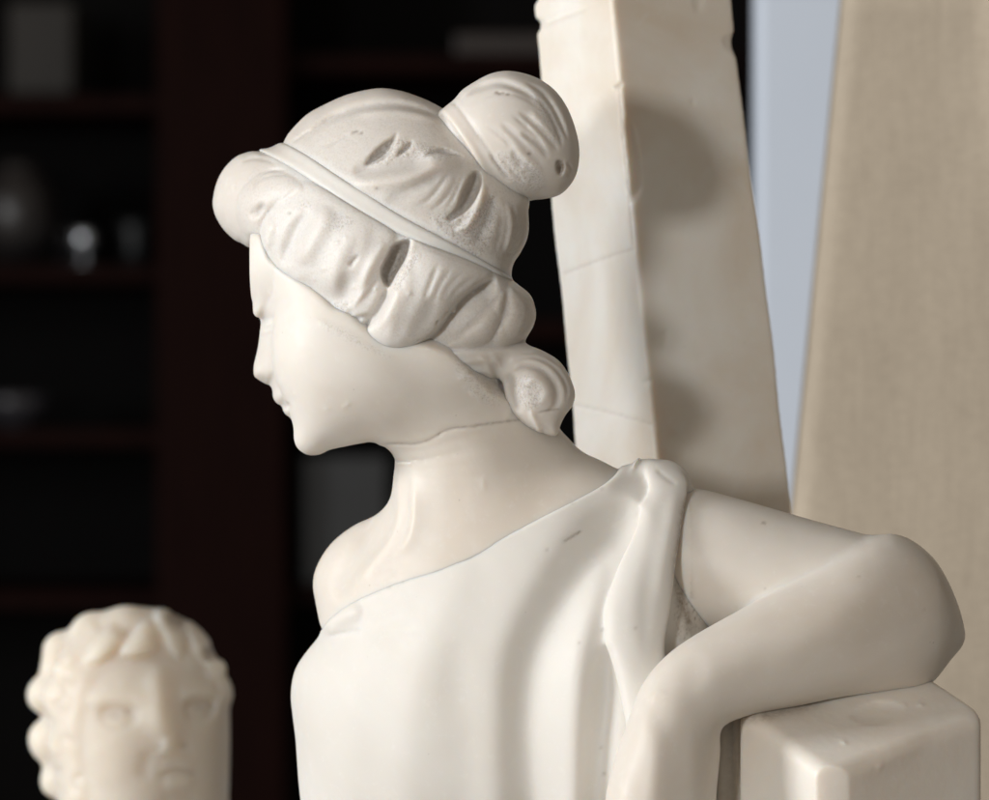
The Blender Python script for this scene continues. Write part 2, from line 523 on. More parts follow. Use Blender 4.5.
# ================================================================== WOMAN STATUE
STAT = P(500, 900, -30)
statue = thing('alabaster_statue', 'white alabaster statue of a draped woman with a hair bun, leaning on a block', 'statue', STAT)

FACE = [(241, 250), (241.5, 263), (241.5, 275), (245, 285), (249, 294), (252, 302), (252.5, 312), (254, 316), (257.5, 318), (257.5, 326),
        (255, 345), (252, 358), (249, 369), (250, 375.5), (256, 380), (263, 384), (268, 386), (270, 391), (270.5, 398), (275, 404), (280.5, 406),
        (280, 409), (283.5, 415), (289, 418.5), (292, 429), (292.5, 440), (297, 449.5), (306, 455.5), (318, 455), (329, 450), (345, 446.5), (370, 442)]
skin_outline = FACE + [(395, 436), (430, 430), (480, 420), (520, 400), (520, 360), (515, 320), (502, 285), (506, 240), (490, 190), (440, 128), (382, 104), (315, 126),
                       (275, 165), (240, 190), (228, 206), (234, 228)]
headF = Inflated(skin_outline, 2.0)
TILT = -0.36
def head_skin(x, y, z): return headF.field(x, y, z, 0.74, 0, TILT, 0, (400, 0))

# near cheek and jaw stand in front of the nose and mouth; the brow overhangs the eye
CHEEK = [(286, 299), (280, 309), (275, 320), (272.5, 333), (271.8, 348), (272.5, 364), (276, 381), (282, 395), (287, 405), (290.5, 416), (293.5, 428), (294, 440), (298, 449), (307, 454.5), (318, 454.5), (329, 450), (345, 446.5),
         (370, 442), (400, 446), (440, 440), (480, 425), (498, 395), (492, 355), (465, 320), (430, 270), (360, 235), (300, 258)]
cheekF = Inflated(CHEEK, 1.5)
BROW = [(241.5, 250), (242, 263), (242, 275), (245.5, 285), (249.5, 294), (252.3, 302), (252.8, 311), (254.3, 315.5), (258.5, 317.3), (264, 315), (272, 313.2), (279, 310.5), (284, 304), (300, 300), (340, 305), (360, 260), (330, 215), (280, 205), (250, 225)]
browF = Inflated(BROW, 1.5)
TORSO = [(396, 496), (380, 511), (354, 523), (335, 536), (322, 550), (311, 570), (308, 588), (311, 606), (315, 626), (317.5, 637), (303, 656), (292, 674), (288, 698),
         (290, 720), (293, 745), (296, 787), (300, 830), (302, 900), (748, 900), (745, 800), (738, 720), (714, 640), (700, 570), (694, 492), (660, 472), (622, 467),
         (600, 457), (580, 448), (562, 438), (520, 425), (440, 425), (405, 455)]
torsoF = Inflated(TORSO, 2.5)
def torso(x, y, z): return torsoF.field(x, y, z, 0.55, 20, -0.28, 0, (480, 0))

FORE = [(840, 557), (866, 544), (885, 540), (903, 540), (922, 550), (949, 581), (969, 611), (978, 636), (976, 651), (962, 667), (937, 693), (900, 696), (850, 700), (800, 708),
        (750, 716), (726, 724), (720, 734), (720, 752), (717, 785), (714, 830), (712, 900), (604, 900), (603, 830), (604, 800), (606, 782), (615, 750), (625, 722),
        (640, 684), (660, 659), (685, 640), (720, 621), (800, 580)]
foreF = Inflated(FORE, 2.0)
def forearm(x, y, z): return foreF.field(x, y, z, 0.88, -152, 0.40, 0, (720, 0))

# --- carving on the skin
rs = Relief(220, 230, 600, 660, -40)
# brow and upper lid over the eye socket
rs.stroke([(259, 320), (267, 318.5), (277, 315)], 4, -1.0, taper=0.25)
rs.stroke([(263, 326), (267, 323), (271, 322)], 1.8, 1.8)
# mouth corner, nostril
rs.stroke([(281, 407.5), (286, 406), (291, 403)], 2.2, -2.2, taper=0.15)
rs.stroke([(262, 384), (268, 379), (270, 371)], 2.6, -1.8)
rs.stroke([(258, 378), (263, 380)], 2.0, -1.4)
# neck tendons and collar bone
rs.stroke([(398, 470), (399, 500), (397, 522), (389, 542), (370, 566), (348, 596)], 11, 6.0, side=1, edge=4.5, taper=0.3)
rs.stroke([(413, 470), (414, 505), (413, 524), (409, 538), (400, 554)], 8, 3.2, side=1, edge=3.5, taper=0.4)
rs.stroke([(374, 520), (362, 545), (345, 572), (333, 602)], 12, -5, taper=0.3)
# the mended break round the neck
crack = [(382, 444), (398, 443), (413, 443.5), (425, 441), (434, 437), (446, 430), (456, 427.5), (467, 426.5), (485, 424), (500, 422), (518, 419.5), (534, 415)]
rs.stroke(crack, 0.9, -1.7, dirt=0.55, taper=0.05)
# little chips and scuffs
for p in ([(344, 408), (349, 405), (353, 401)], [(326, 407), (330, 409), (333, 408)], [(295, 392), (297, 397)], [(320, 322), (328, 326), (333, 330)], [(483, 476), (484, 490)]):
    rs.stroke(p, 1.2, 1.1)
# short hair ends on the nape
for p in ([(462, 372), (476, 366), (492, 364)], [(458, 380), (472, 376), (486, 378)], [(486, 366), (496, 374), (497, 392)], [(478, 372), (486, 384), (488, 398)], [(502, 372), (504, 386), (502, 402)],
          [(462, 362), (478, 356), (496, 354)], [(470, 390), (478, 396), (482, 404)]):
    rs.stroke(p, 2.2, 1.0)
rs.stroke([(493, 370), (495, 374)], 3, -1.5, dirt=0.2)
rs.grain([(452, 356), (500, 350), (508, 380), (500, 408), (470, 396)], 0.5, 0.9, 3, 0.15)
rs.grain([(318, 318), (345, 326), (372, 342), (396, 356), (392, 362), (360, 350), (325, 332)], 0.45, 1.0, 4, 0.0)

HAIRLINE = [(180, 60), (180, 250), (232, 245), (244, 243), (250, 238), (254, 248), (260, 262), (275, 275), (291, 285), (310, 299), (329, 315.5), (344, 321), (356, 331), (366, 339.5), (384, 350), (398, 351),
            (424, 354), (446, 362), (466, 380), (488, 400), (515, 412), (560, 420), (590, 345), (580, 200), (560, 60)]
hlF = Inflated(HAIRLINE, 3.0, n=5)

body = Solid()
def bx(x0, y0, d0, x1, y1, d1):
    a = P(x0, y1, d0); b = P(x1, y0, d1)
    return ((a[0] - 10, d0, a[2] - 10), (b[0] + 10, d1, b[2] + 10))
NECKLINE = [(250, 900), (250, 660), (300, 650), (316, 637), (326, 624.5), (350, 606), (386, 588.5), (420, 575), (456, 559), (500, 538), (548, 513.5), (575, 500), (605, 484), (621, 469), (626, 450), (720, 440), (830, 470), (830, 900)]
nlF = Inflated(NECKLINE, 3.0, n=4)
def under_robe(x, y, z):
    t = np.clip((nlF.dist(x, z, -80) - 4) / 22, 0, 1)
    return torso(x, y, z) + 2.6 + 34 * t * t * (3 - 2 * t)
body.union(under_robe)
body.union(tube([Pr(455, 390, -12, 66), Pr(474, 440, -2, 78), Pr(481, 490, 8, 83), Pr(486, 540, 20, 92)]), 34, bx(330, 290, -150, 640, 680, 170))
body.union(lambda x, y, z: cheekF.field(x, y, z, 0.70, -30, -0.03, 0, (380, 0)), 30, bx(230, 240, -180, 580, 520, 160))
body.union(lambda x, y, z: browF.field(x, y, z, 0.95, 6, -0.15, 0, (290, 0)), 20, bx(190, 180, -140, 440, 400, 160))
body.union(ellipsoid(P(317, 285, -16), (36, 44, 46)), 26, bx(230, 190, -120, 420, 390, 80))
body.union(head_skin, 8, bx(180, 60, -200, 600, 520, 220))
def under_hair(F, x, y, z):
    t = np.clip((hlF.dist(x, z, -80) - 5) / 16, 0, 1)
    return F + 22 * t * t * (3 - 2 * t)
body.op(under_hair, bx(170, 50, -200, 600, 365, 220))
# near shoulder and upper arm
body.union(tube([Pr(671, 549, -30, 60), Pr(690, 553, -45, 64.5), Pr(725, 565, -54, 67.5), Pr(800, 585, -66, 66), Pr(862, 601, -80, 65), Pr(880, 604, -86, 62)]), 14, bx(560, 440, -230, 989, 720, 60))
def elbow(F, x, y, z):
    f = forearm(x, y, z)
    t = np.clip((x - 360) / 70, 0, 1)
    return smin(F, f, 5) * (1 - t) + smin(F, f, 36) * t
body.op(elbow, bx(560, 500, -360, 989, 900, 120))
def near(F0): return F0
def skin_relief(x, y, z):
    w = np.clip((20 - 0.36 * (x + 95) - y) / 30 + 0.6, 0, 1)
    return rs.height(x, z) * w
body.displace(skin_relief, bx(215, 225, -200, 605, 665, 200))
ra = Relief(590, 440, 989, 900, -190)
ra.stroke([(958, 650), (910, 668), (840, 676), (770, 690), (738, 700)], 22, 2.0, taper=0.35)
ra.stroke([(930, 560), (880, 596), (820, 640), (760, 668)], 26, 2.0, taper=0.4)
ra.stroke([(905, 640), (850, 652), (790, 668)], 16, -1.0, taper=0.4)
ra.stroke([(700, 650), (690, 690), (706, 720)], 14, -1.4, taper=0.4)
ra.stroke([(640, 700), (652, 760), (650, 860)], 14, 2.5, taper=0.3)
ra.stroke([(690, 720), (690, 800), (686, 880)], 10, 2.0, taper=0.3)
ra.stroke([(650, 700), (657, 690), (666, 694)], 2.0, 0.7)
for x, y in ((770, 592), (862, 578), (930, 612)):
    ra.stroke([(x - .3, y), (x + .3, y)], 1.0, -0.6, dirt=0.4, taper=0)
body.displace(lambda x, y, z: ra.height(x, z) * (y < -60), bx(590, 440, -380, 989, 900, 0))
body.displace(hand_work)
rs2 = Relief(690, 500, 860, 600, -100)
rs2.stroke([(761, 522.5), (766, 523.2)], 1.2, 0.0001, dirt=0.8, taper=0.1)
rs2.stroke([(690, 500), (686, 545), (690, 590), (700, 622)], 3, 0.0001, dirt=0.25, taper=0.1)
V, Q = body.mesh(P(225, 895, -330) * [1, 1, 1], (P(985, 215, 0)[0] + 6, 215, P(0, 225, 0)[2]), 2.0 * Q0)
make_obj('body', V, Q, M_SKIN, statue, STAT, np.clip(rs.dirtiness(V[:, 0], V[:, 2]) + ra.dirtiness(V[:, 0], V[:, 2]) + rs2.dirtiness(V[:, 0], V[:, 2]), 0, 1) * (V[:, 1] < 40), rs.gritty(V[:, 0], V[:, 2]) * (V[:, 1] < 40))

# --- hair
HAIRO = [(247, 275), (243, 256), (238, 243), (231, 238), (220, 228), (212, 216), (208, 205), (208, 194), (212, 178), (220, 164), (232, 153), (245, 148.5), (256, 147), (265, 146.5), (280, 140),
         (288, 129), (305, 112.5), (325, 102), (345, 94), (365, 89.5), (382, 88), (400, 91), (415, 96), (430, 102.5), (443, 110), (462, 122), (488, 145), (512, 175), (528, 199),
         (528, 214), (528.5, 230), (526, 243), (520, 255), (514, 264), (511.5, 275), (516, 284), (530, 296.5), (535.5, 313), (533, 327), (525, 341), (517, 362), (495, 380), (462, 400), (425, 425), (380, 440), (330, 440), (300, 420), (280, 385), (264, 335), (254, 300)]
hairF = Inflated(HAIRO, 2.0)
def hair_base(x, y, z): return hairF.field(x, y, z, 0.75, 0, TILT, 0, (400, 0))
rh = Relief(195, 75, 600, 445, -85)
# swelling locks
rh.pillow([(233, 190), (229.5, 208), (233, 222), (240, 232), (252, 236), (257, 222), (266, 209), (290, 197), (302, 186), (284, 171), (262, 167), (245, 176)], 8)
rh.pillow([(263, 213), (255, 237), (254, 248), (260, 262), (275, 275), (291, 285), (310, 299), (329, 315), (344, 320), (357, 306), (372, 288), (384, 266), (396, 240), (386, 222), (354, 203), (328, 188), (302, 180), (284, 194)], 11, 0.5)
rh.pillow([(350, 318), (356, 300), (370, 284), (382, 262), (388, 262), (384, 280), (386, 296), (378, 312), (366, 318)], 5)
rh.pillow([(410, 238), (444, 249), (472, 260), (492, 276), (462, 299), (448, 316), (435, 333), (416, 346), (398, 352), (384, 351), (366, 340), (371, 320), (384, 296), (396, 278), (408, 258)], 17)
rh.pillow([(505, 292), (482, 311), (457, 336), (447, 347), (470, 349), (490, 341), (501, 320)], 8)
rh.pillow([(509, 285), (520, 290), (532, 303), (535, 315), (531, 328), (522, 340), (500, 348), (494, 338), (507, 312)], 7)
# the long hollow between them
rh.stroke([(400, 350), (430, 351), (462, 347), (500, 346), (528, 341)], 7, -5, side=1, edge=4, taper=0.15)
for p in ([(440, 358), (462, 362), (486, 360), (506, 366)], [(448, 366), (468, 370), (486, 372), (500, 380)], [(460, 378), (476, 382), (490, 390)], [(490, 352), (500, 366), (502, 384)], [(478, 354), (490, 372), (492, 392)]):
    rh.stroke(p, 3.0, 1.8, taper=0.4)
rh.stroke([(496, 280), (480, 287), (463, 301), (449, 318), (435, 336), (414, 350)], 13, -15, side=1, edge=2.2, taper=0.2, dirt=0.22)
# internal waves
rh.stroke([(308, 210), (294, 234), (280, 266)], 8, -7, taper=0.35)
rh.stroke([(372, 226), (350, 246), (336, 276), (334, 306)], 15, 4.5, taper=0.35)
rh.stroke([(386, 244), (372, 268), (362, 292), (352, 314)], 6, 4.5, taper=0.35)
rh.stroke([(272, 222), (264, 240), (268, 258)], 6, 2)
rh.stroke([(256, 246), (261.5, 261), (277, 275), (293, 286), (312, 300), (331, 315)], 1.9, 2.0, taper=0.12)
for p in ([(303, 293), (309, 297)], [(314, 299), (318, 304), (324, 306)], [(340, 306), (346, 302)], [(345, 312), (352, 306)], [(322, 270), (326, 268)], [(312, 281), (315, 278)], [(352, 290), (356, 286)], [(375, 292), (377, 288)], [(409, 296), (412, 294)], [(334, 246), (340, 243)], [(345, 238), (348, 240)]):
    rh.stroke(p, 1.5, 1.5, taper=0.1)
rh.stroke([(296, 278), (318, 296), (342, 296), (354, 272)], 11, -6.5)
rh.stroke([(362, 232), (350, 262), (340, 292)], 6, -1.5, taper=0.4)
rh.stroke([(272, 216), (262, 232), (263, 250)], 7, 3.5, taper=0.3)
rh.stroke([(328, 206), (318, 232), (298, 264)], 11, 5)
rh.stroke([(360, 256), (355, 262), (350, 268)], 2, -2.5, dirt=0.2)
rh.stroke([(340, 318), (352, 319), (372, 315)], 2.2, -3.5, dirt=0.35)
rh.stroke([(391, 288), (384, 302), (375, 317), (362, 329)], 4.5, -9, dirt=0.25)
rh.stroke([(400, 285), (393, 305), (381, 330)], 5, 3)
for p in ([(440, 264), (432, 284), (424, 304)], [(452, 270), (441, 286), (434, 304)], [(464, 274), (450, 288), (443, 302)], [(476, 278), (459, 290), (450, 303)]):
    rh.stroke(p, 2.4, -1.8, taper=0.4)
rh.stroke([(436, 296), (426, 320), (412, 338)], 8, -4, taper=0.4)
rh.stroke([(412, 268), (402, 296), (392, 322), (392, 340)], 9, 4, taper=0.35)
for k in range(3):
    rh.stroke([(519 + 4 * k, 290 + 4 * k), (527 + 3 * k, 304 + k), (528 + 2 * k, 318), (520 + 3 * k, 336 - k)], 1.6, -1.8)
# the deep drilled hollow beside the temple
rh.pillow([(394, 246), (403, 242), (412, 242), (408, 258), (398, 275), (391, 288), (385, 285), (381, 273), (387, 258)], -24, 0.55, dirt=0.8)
rh.stroke([(414, 246), (408, 264), (396, 284)], 4, 3)
# front roll
rh.stroke([(248, 181), (257, 171), (268, 167), (283, 167)], 1.6, -2.0)
rh.stroke([(246, 187), (256, 176), (270, 172), (286, 173)], 1.4, -1.6)
rh.stroke([(233, 156), (246, 152), (262, 155), (274, 162)], 2.2, -1.6)
rh.stroke([(262, 200), (256, 207), (252, 214)], 3, -2, dirt=0.25)
rh.stroke([(246, 215), (252, 208), (262, 204)], 5, -2.5)
# crown
rh.stroke([(300, 140), (322, 118), (350, 106), (385, 102), (415, 106), (442, 117)], 5, -4.0, taper=0.3)
rh.stroke([(355, 112), (388, 108), (418, 112), (440, 122)], 6, 2.4)
rh.stroke([(288, 138), (300, 130), (308, 125)], 1.6, -2.0)
rh.stroke([(318, 120), (330, 112), (344, 108)], 1.4, -1.2)
rh.stroke([(322, 146), (338, 138), (350, 132)], 2, -1.2)
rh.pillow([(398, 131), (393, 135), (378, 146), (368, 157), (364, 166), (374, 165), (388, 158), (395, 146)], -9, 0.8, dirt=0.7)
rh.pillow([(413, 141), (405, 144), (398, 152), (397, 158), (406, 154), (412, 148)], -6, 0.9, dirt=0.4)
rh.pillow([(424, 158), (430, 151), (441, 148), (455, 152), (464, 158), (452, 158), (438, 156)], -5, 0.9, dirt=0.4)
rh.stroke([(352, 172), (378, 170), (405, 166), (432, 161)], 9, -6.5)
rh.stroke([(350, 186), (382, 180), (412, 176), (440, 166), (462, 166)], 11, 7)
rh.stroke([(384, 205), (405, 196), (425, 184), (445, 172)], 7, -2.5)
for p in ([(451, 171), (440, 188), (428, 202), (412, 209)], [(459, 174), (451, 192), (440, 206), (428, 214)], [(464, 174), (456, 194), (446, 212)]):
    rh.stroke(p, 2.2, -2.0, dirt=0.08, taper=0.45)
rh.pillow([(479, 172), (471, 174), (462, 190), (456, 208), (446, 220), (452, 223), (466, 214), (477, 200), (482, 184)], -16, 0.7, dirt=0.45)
rh.stroke([(484, 184), (480, 204), (469, 226), (456, 232)], 4.5, 4.5)
rh.stroke([(494, 196), (488, 222), (474, 246)], 6, -4)
for k in range(4):
    rh.stroke([(496 + 8 * k, 200 + 2 * k), (501 + 7 * k, 222), (497 + 7 * k, 246), (490 + 6 * k, 258)], 3.2, -1.3, taper=0.45)
rh.stroke([(506, 204), (512, 226), (506, 254)], 4, 2.5)
# grime on the unpolished hair back, deepened to paint in its shade
def stain_shade(rel, pts, amt):
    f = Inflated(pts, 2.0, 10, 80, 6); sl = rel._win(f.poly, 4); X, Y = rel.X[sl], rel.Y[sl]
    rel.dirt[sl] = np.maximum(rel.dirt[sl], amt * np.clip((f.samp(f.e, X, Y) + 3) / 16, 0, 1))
stain_shade(rh, [(484, 196), (515, 205), (535, 212), (532, 240), (512, 272), (482, 262), (452, 248), (462, 232), (480, 215)], 0.34)
stain_shade(rh, [(490, 284), (520, 288), (540, 300), (540, 325), (525, 345), (470, 352), (430, 346), (450, 322), (470, 300)], 0.26)
stain_shade(rh, [(400, 150), (440, 146), (480, 165), (470, 205), (430, 222), (400, 210), (380, 190)], 0.10)
# rough, gritty chisel work
rh.grain([(362, 165), (376, 150), (400, 136), (414, 142), (404, 160), (380, 170)], 0.8, 0.55, 11, 0.55)
rh.grain([(395, 160), (410, 140), (440, 146), (466, 158), (440, 164)], 0.8, 0.75, 12, 0.40)
rh.grain([(425, 215), (470, 210), (495, 190), (500, 225), (480, 262), (450, 245)], 0.9, 0.8, 13, 0.35)
rh.grain([(405, 245), (425, 255), (412, 280), (390, 300)], 0.8, 0.8, 14, 0.3)
rh.grain([(335, 210), (360, 222), (340, 235), (318, 232)], 0.7, 1.0, 15, 0.1)
rh.grain([(300, 196), (318, 204), (306, 214), (290, 212)], 0.6, 1.0, 16, 0.1)
rh.grain([(330, 300), (352, 300), (344, 318), (330, 314)], 0.8, 1.3, 17, 0.05)
rh.grain([(205, 150), (440, 90), (520, 200), (520, 340), (380, 340), (250, 240)], 0.22, 1.6, 18, 0.15)
for q, (x, y) in enumerate(((227, 182), (353, 131), (356, 130), (361, 132), (288, 212), (378, 190), (368, 325), (509, 254), (502, 273))):
    rh.stroke([(x - .7, y), (x + .7, y)], 1.3, -1.2, dirt=0.7, taper=0)

def hair_relief(x, y, z):
    w = np.clip((10 - 0.36 * (x + 95) - y) / 40 + 0.4, 0, 1)
    return rh.height(x, z) * w
BANDC = spline([(254, 133), (272, 143.5), (300, 161), (330, 182), (360, 202), (395, 223.5), (425, 239), (450, 250.5), (480, 264), (512, 279)], 5)
_bx, _by = np.meshgrid(np.arange(180, 600, 1.0), np.arange(60, 360, 1.0))
_bd, _bt, _bs = line_sd(BANDC, _bx, _by)
_bw = _bd - np.interp(_bt, [0, 0.15, 0.45, 0.7, 0.86, 1.0], [10, 10, 10, 8, 4.5, 2])
def band2d(x, z):
    k = DIST / (DIST - 85)
    fx = np.clip(CX + x * k - 180, 0, 418.9); fy = np.clip(CY - z * k - 60, 0, 298.9)
    i = fx.astype(int); j = fy.astype(int); a = fx - i; b = fy - j
    return (_bw[j, i] * (1 - a) + _bw[j, i + 1] * a) * (1 - b) + (_bw[j + 1, i] * (1 - a) + _bw[j + 1, i + 1] * a) * b
hair = Solid()
hair.union(hair_base)
hair.displace(hair_relief)
hair.clip(lambda x, y, z: -hlF.dist(x, z, -80), 15)
# channel under the headband
hair.op(lambda F, x, y, z: np.where(np.abs(F) < 30, F + 6.0 * np.clip((-0.5 - band2d(x, z)) / 3.0, 0, 1) + 0.9 * np.exp(-np.clip(np.abs(band2d(x, z) - 0.8), 0, 9) ** 2 / 4.0), F))
# nape curl
CURL = [(508, 352), (526, 346.5), (540, 349.5), (558, 360), (569, 375), (575, 392), (573, 405), (566, 414.5), (561, 424), (556, 436), (540, 432), (524, 424), (509, 408), (503, 388), (502, 368)]
curlF = Inflated(CURL, 1.5)
rc = Relief(480, 330, 600, 450, -60)
rc.stroke([(512, 372), (526, 366), (544, 372), (556, 388), (555, 404), (546, 412)], 3.4, -6, dirt=0.12)
rc.stroke([(514, 362), (534, 358), (554, 368), (566, 386), (566, 402)], 2.0, -2.6)
rc.stroke([(520, 354), (542, 354), (560, 366)], 1.6, -2.0)
rc.stroke([(522, 384), (536, 380), (546, 392), (540, 406)], 5, 4)
rc.stroke([(508, 372), (512, 394), (520, 412)], 5, -6)
rc.stroke([(529, 410), (535, 422), (541, 434)], 2.4, 3.5)
rc.stroke([(536, 413), (548, 410), (562, 409)], 0.9, -1.8, dirt=0.6)
rc.grain([(512, 380), (530, 372), (546, 392), (536, 412), (518, 408)], 0.7, 1.0, 21, 0.15)
def curl(x, y, z): return curlF.field(x, y, z, 0.95, -56, 0.1, 0, (535, 0)) - 0.75 * rc.height(x, z) * (y < -40)
hair.union(curl, 12, bx(470, 320, -150, 610, 460, 60))
V, Q = hair.mesh((P(196, 0, 0)[0], -185, P(0, 450, -80)[2]), (P(592, 0, 0)[0], 175, P(0, 74, 0)[2]), 1.5 * Q0)
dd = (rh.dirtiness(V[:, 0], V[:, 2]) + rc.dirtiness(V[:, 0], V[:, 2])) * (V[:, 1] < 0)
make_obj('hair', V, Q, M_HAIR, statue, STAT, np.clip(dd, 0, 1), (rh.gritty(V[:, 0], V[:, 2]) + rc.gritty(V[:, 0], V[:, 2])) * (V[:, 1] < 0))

band = Solid()
band.union(lambda x, y, z: hair_base(x, y, z) - 0.9 - 0.06 * np.clip(band2d(x, z) + 12, 0, 12))
band.clip(lambda x, y, z: band2d(x, z), 5.0)
band.cut(lambda x, y, z: hair_base(x, y, z) + 9, 1)
V, Q = band.mesh((P(236, 0, 0)[0], -175, P(0, 300, -80)[2]), (P(545, 0, 0)[0], 170, P(0, 122, 0)[2]), 1.5 * Q0)
dd = np.clip(rh.dirtiness(V[:, 0], V[:, 2]) * 0.3 * (V[:, 1] < 0), 0, 1)
make_obj('headband', V, Q, M_HAIR, statue, STAT, dd)

# --- bun with its collar
BUN = [(430, 118), (444, 108), (455, 98), (462, 90), (475, 81.5), (490, 74), (507, 71), (525, 74), (541, 80.5), (555, 91), (566, 106), (574, 125), (579, 147), (578, 168), (572, 183), (560, 195), (545, 199), (531, 200.5),
       (508, 206), (478, 196), (448, 155)]
bunF = Inflated(BUN, 1.5)
rb = Relief(430, 60, 590, 215, -90)
def fan(pts, w=2.0, h=-2.6, **k): rb.stroke(pts, w * 1.1, h * 0.75, **k)
fan([(466, 95), (482, 86), (502, 83), (522, 91), (540, 104)], 3.4, -4.5, dirt=0.06)
fan([(484, 98), (508, 94), (528, 101), (545, 114)], 1.8, -1.6)
fan([(526, 82), (542, 92), (554, 110), (566, 136)], 2.4, -3.4)
fan([(536, 98), (548, 112), (558, 132), (562, 148)], 2.2, -3.4)
fan([(543, 94), (556, 112), (568, 140)], 1.8, -2.4)
fan([(519, 113), (534, 126), (551, 142), (558, 152)], 2.2, -4.0)
fan([(512, 116), (530, 132), (545, 150)], 1.6, -2.0)
fan([(520, 134), (532, 142), (541, 150), (548, 160)], 2.0, -4.0, dirt=0.15)
fan([(500, 124), (516, 138), (530, 154), (544, 168)], 3.0, -2.4)
fan([(486, 126), (506, 142), (524, 164), (540, 176)], 2.0, -1.6)
fan([(512, 152), (516, 160), (522, 170)], 2.4, -2.4)
fan([(490, 154), (498, 166), (510, 182)], 2.2, -3.0)
fan([(500, 158), (510, 170), (524, 184)], 2.0, -2.0)
for p in ([(530, 110), (546, 130), (556, 146)], [(526, 124), (540, 138), (552, 156)], [(508, 146), (526, 160), (542, 172)]):
    fan(p, 3.0, 2.0)
rb.pillow([(557, 160), (563, 161), (565, 168), (561, 176), (556, 172), (555, 165)], -6, 0.9, dirt=0.85)
rb.stroke([(566, 162), (571, 168), (567, 176)], 2.0, -2.0)
rb.grain([(500, 150), (540, 165), (545, 190), (520, 192), (495, 170)], 0.7, 1.0, 31, 0.25)
rb.grain([(530, 90), (555, 110), (566, 140), (552, 145), (535, 115)], 0.5, 1.3, 32, 0.1)
for x, y in ((497, 93), (500, 94), (503, 93.5), (508, 95), (529, 155)):
    rb.stroke([(x - .6, y), (x + .6, y)], 1.2, -1.2, dirt=0.8, taper=0)
# collar: ring between crown and bun
RINGC = spline([(440, 100), (449, 108), (463, 128), (475, 146), (493, 173), (512, 193), (524, 206)], 5)
rb2 = Relief(430, 60, 590, 215, -90)
_d, _t, _s = line_sd(RINGC, rb2.X, rb2.Y)
bun = Solid()
def bun_f(x, y, z): return bunF.field(x, y, z, 0.98, -44, -0.1, 0, (515, 0)) - rb.height(x, z) * (y < -50)
bun.union(bun_f)
_rm = Relief(430, 60, 590, 215, -90); _rm.h = 8.2 - _d
def ring(x, y, z):
    q = -_rm.height(x, z) + 1.0
    wide = hair_or(x, y, z)
    return smax(q, wide, 4)
def hair_or(x, y, z):
    c = P(482, 152, -44)
    # disc across the neck of the bun, long axis along the ring
    ax = np.array([72.0, 90.0]); ax = ax / np.linalg.norm(ax)
    a = (x - c[0]) * ax[0] - (z - c[2]) * ax[1]
    b = (y - c[1])
    return (np.sqrt((a / 57) ** 2 + (b / 56) ** 2) - 1) * 55
bun.union(ring, 2.5)
bun.op(lambda F, x, y, z: np.where(np.abs(F) < 20, F + 1.1 * np.exp(-(np.clip(np.abs(_rm.height(x, z)), 0, 9) / 1.6) ** 2) * (y < -60), F))
V, Q = bun.mesh((P(434, 0, 0)[0], -150, P(0, 215, -80)[2]), (P(588, 0, 0)[0], 60, P(0, 62, 0)[2]), 1.4 * Q0)
dd = rb.dirtiness(V[:, 0], V[:, 2]) * (V[:, 1] < -30) + 0.25 * np.exp(-((_rm._s(8.2 - _d, V[:, 0], V[:, 2])) / 2.0) ** 2) * (V[:, 2] < P(0, 135, -90)[2]) * (V[:, 1] < -60) * (V[:, 0] < P(500, 0, -90)[0])
make_obj('bun', V, Q, M_HAIR, statue, STAT, np.clip(dd, 0, 1), rb.gritty(V[:, 0], V[:, 2]) * (V[:, 1] < -30))

# --- robe
rr_ = Relief(270, 440, 800, 900, -90, 1.5)
rr_.stroke([(640, 505), (596, 552), (560, 604), (536, 655), (528, 720), (530, 800), (530, 900)], 26, -19, taper=0.12)
rr_.stroke([(604, 560), (582, 630), (574, 700), (572, 780), (572, 900)], 13, 5, taper=0.15)
rr_.stroke([(606, 640), (604, 700), (598, 760), (592, 900)], 12, -12, taper=0.2)
rr_.stroke([(470, 560), (430, 640), (410, 720), (402, 800), (400, 900)], 30, 5, taper=0.25)
rr_.stroke([(360, 660), (345, 720), (345, 800), (350, 900)], 26, 3, taper=0.3)
rr_.stroke([(452, 640), (468, 720), (470, 800), (470, 900)], 24, -4, taper=0.25)
rr_.stroke([(317, 646), (332, 640), (348, 636), (362, 634)], 1.4, -2.2, taper=0.35)
rr_.stroke([(318, 640), (334, 624), (360, 612)], 9, 4)
rr_.stroke([(562, 542), (572, 536), (582, 530)], 0.9, -1.6, dirt=0.9)
rr_.stroke([(668, 488), (654, 530), (645, 585), (642, 650)], 9, -1.6, taper=0.3)
rr_.stroke([(676, 492), (668, 540), (658, 600)], 8, 1.2, taper=0.3)
rr_.stroke([(657, 470), (666, 478), (676, 485)], 1.6, -1.6, taper=0.2, dirt=0.3)
PANEL = [(652, 470), (650, 492), (643, 505), (632, 523), (617, 549), (609, 575), (604, 610), (605.5, 655), (613, 686), (622, 714), (630, 745), (655, 740), (672, 690), (664, 648), (670, 610), (675, 570), (682, 530), (689, 497), (690, 480), (676, 468)]
panF = Inflated(PANEL, 1.5)
robe = Solid()
robe.union(torso)
def panel(x, y, z):
    sink = np.clip((555 - (CY - z * DIST / (DIST - 120))) / 80, 0, 1.2)
    return panF.field(x, y - 30 * sink * sink, z, 0.36, -129, 0.0, -0.28, (640, 600))
robe.union(panel, 3.5, bx(570, 430, -220, 730, 790, 0))
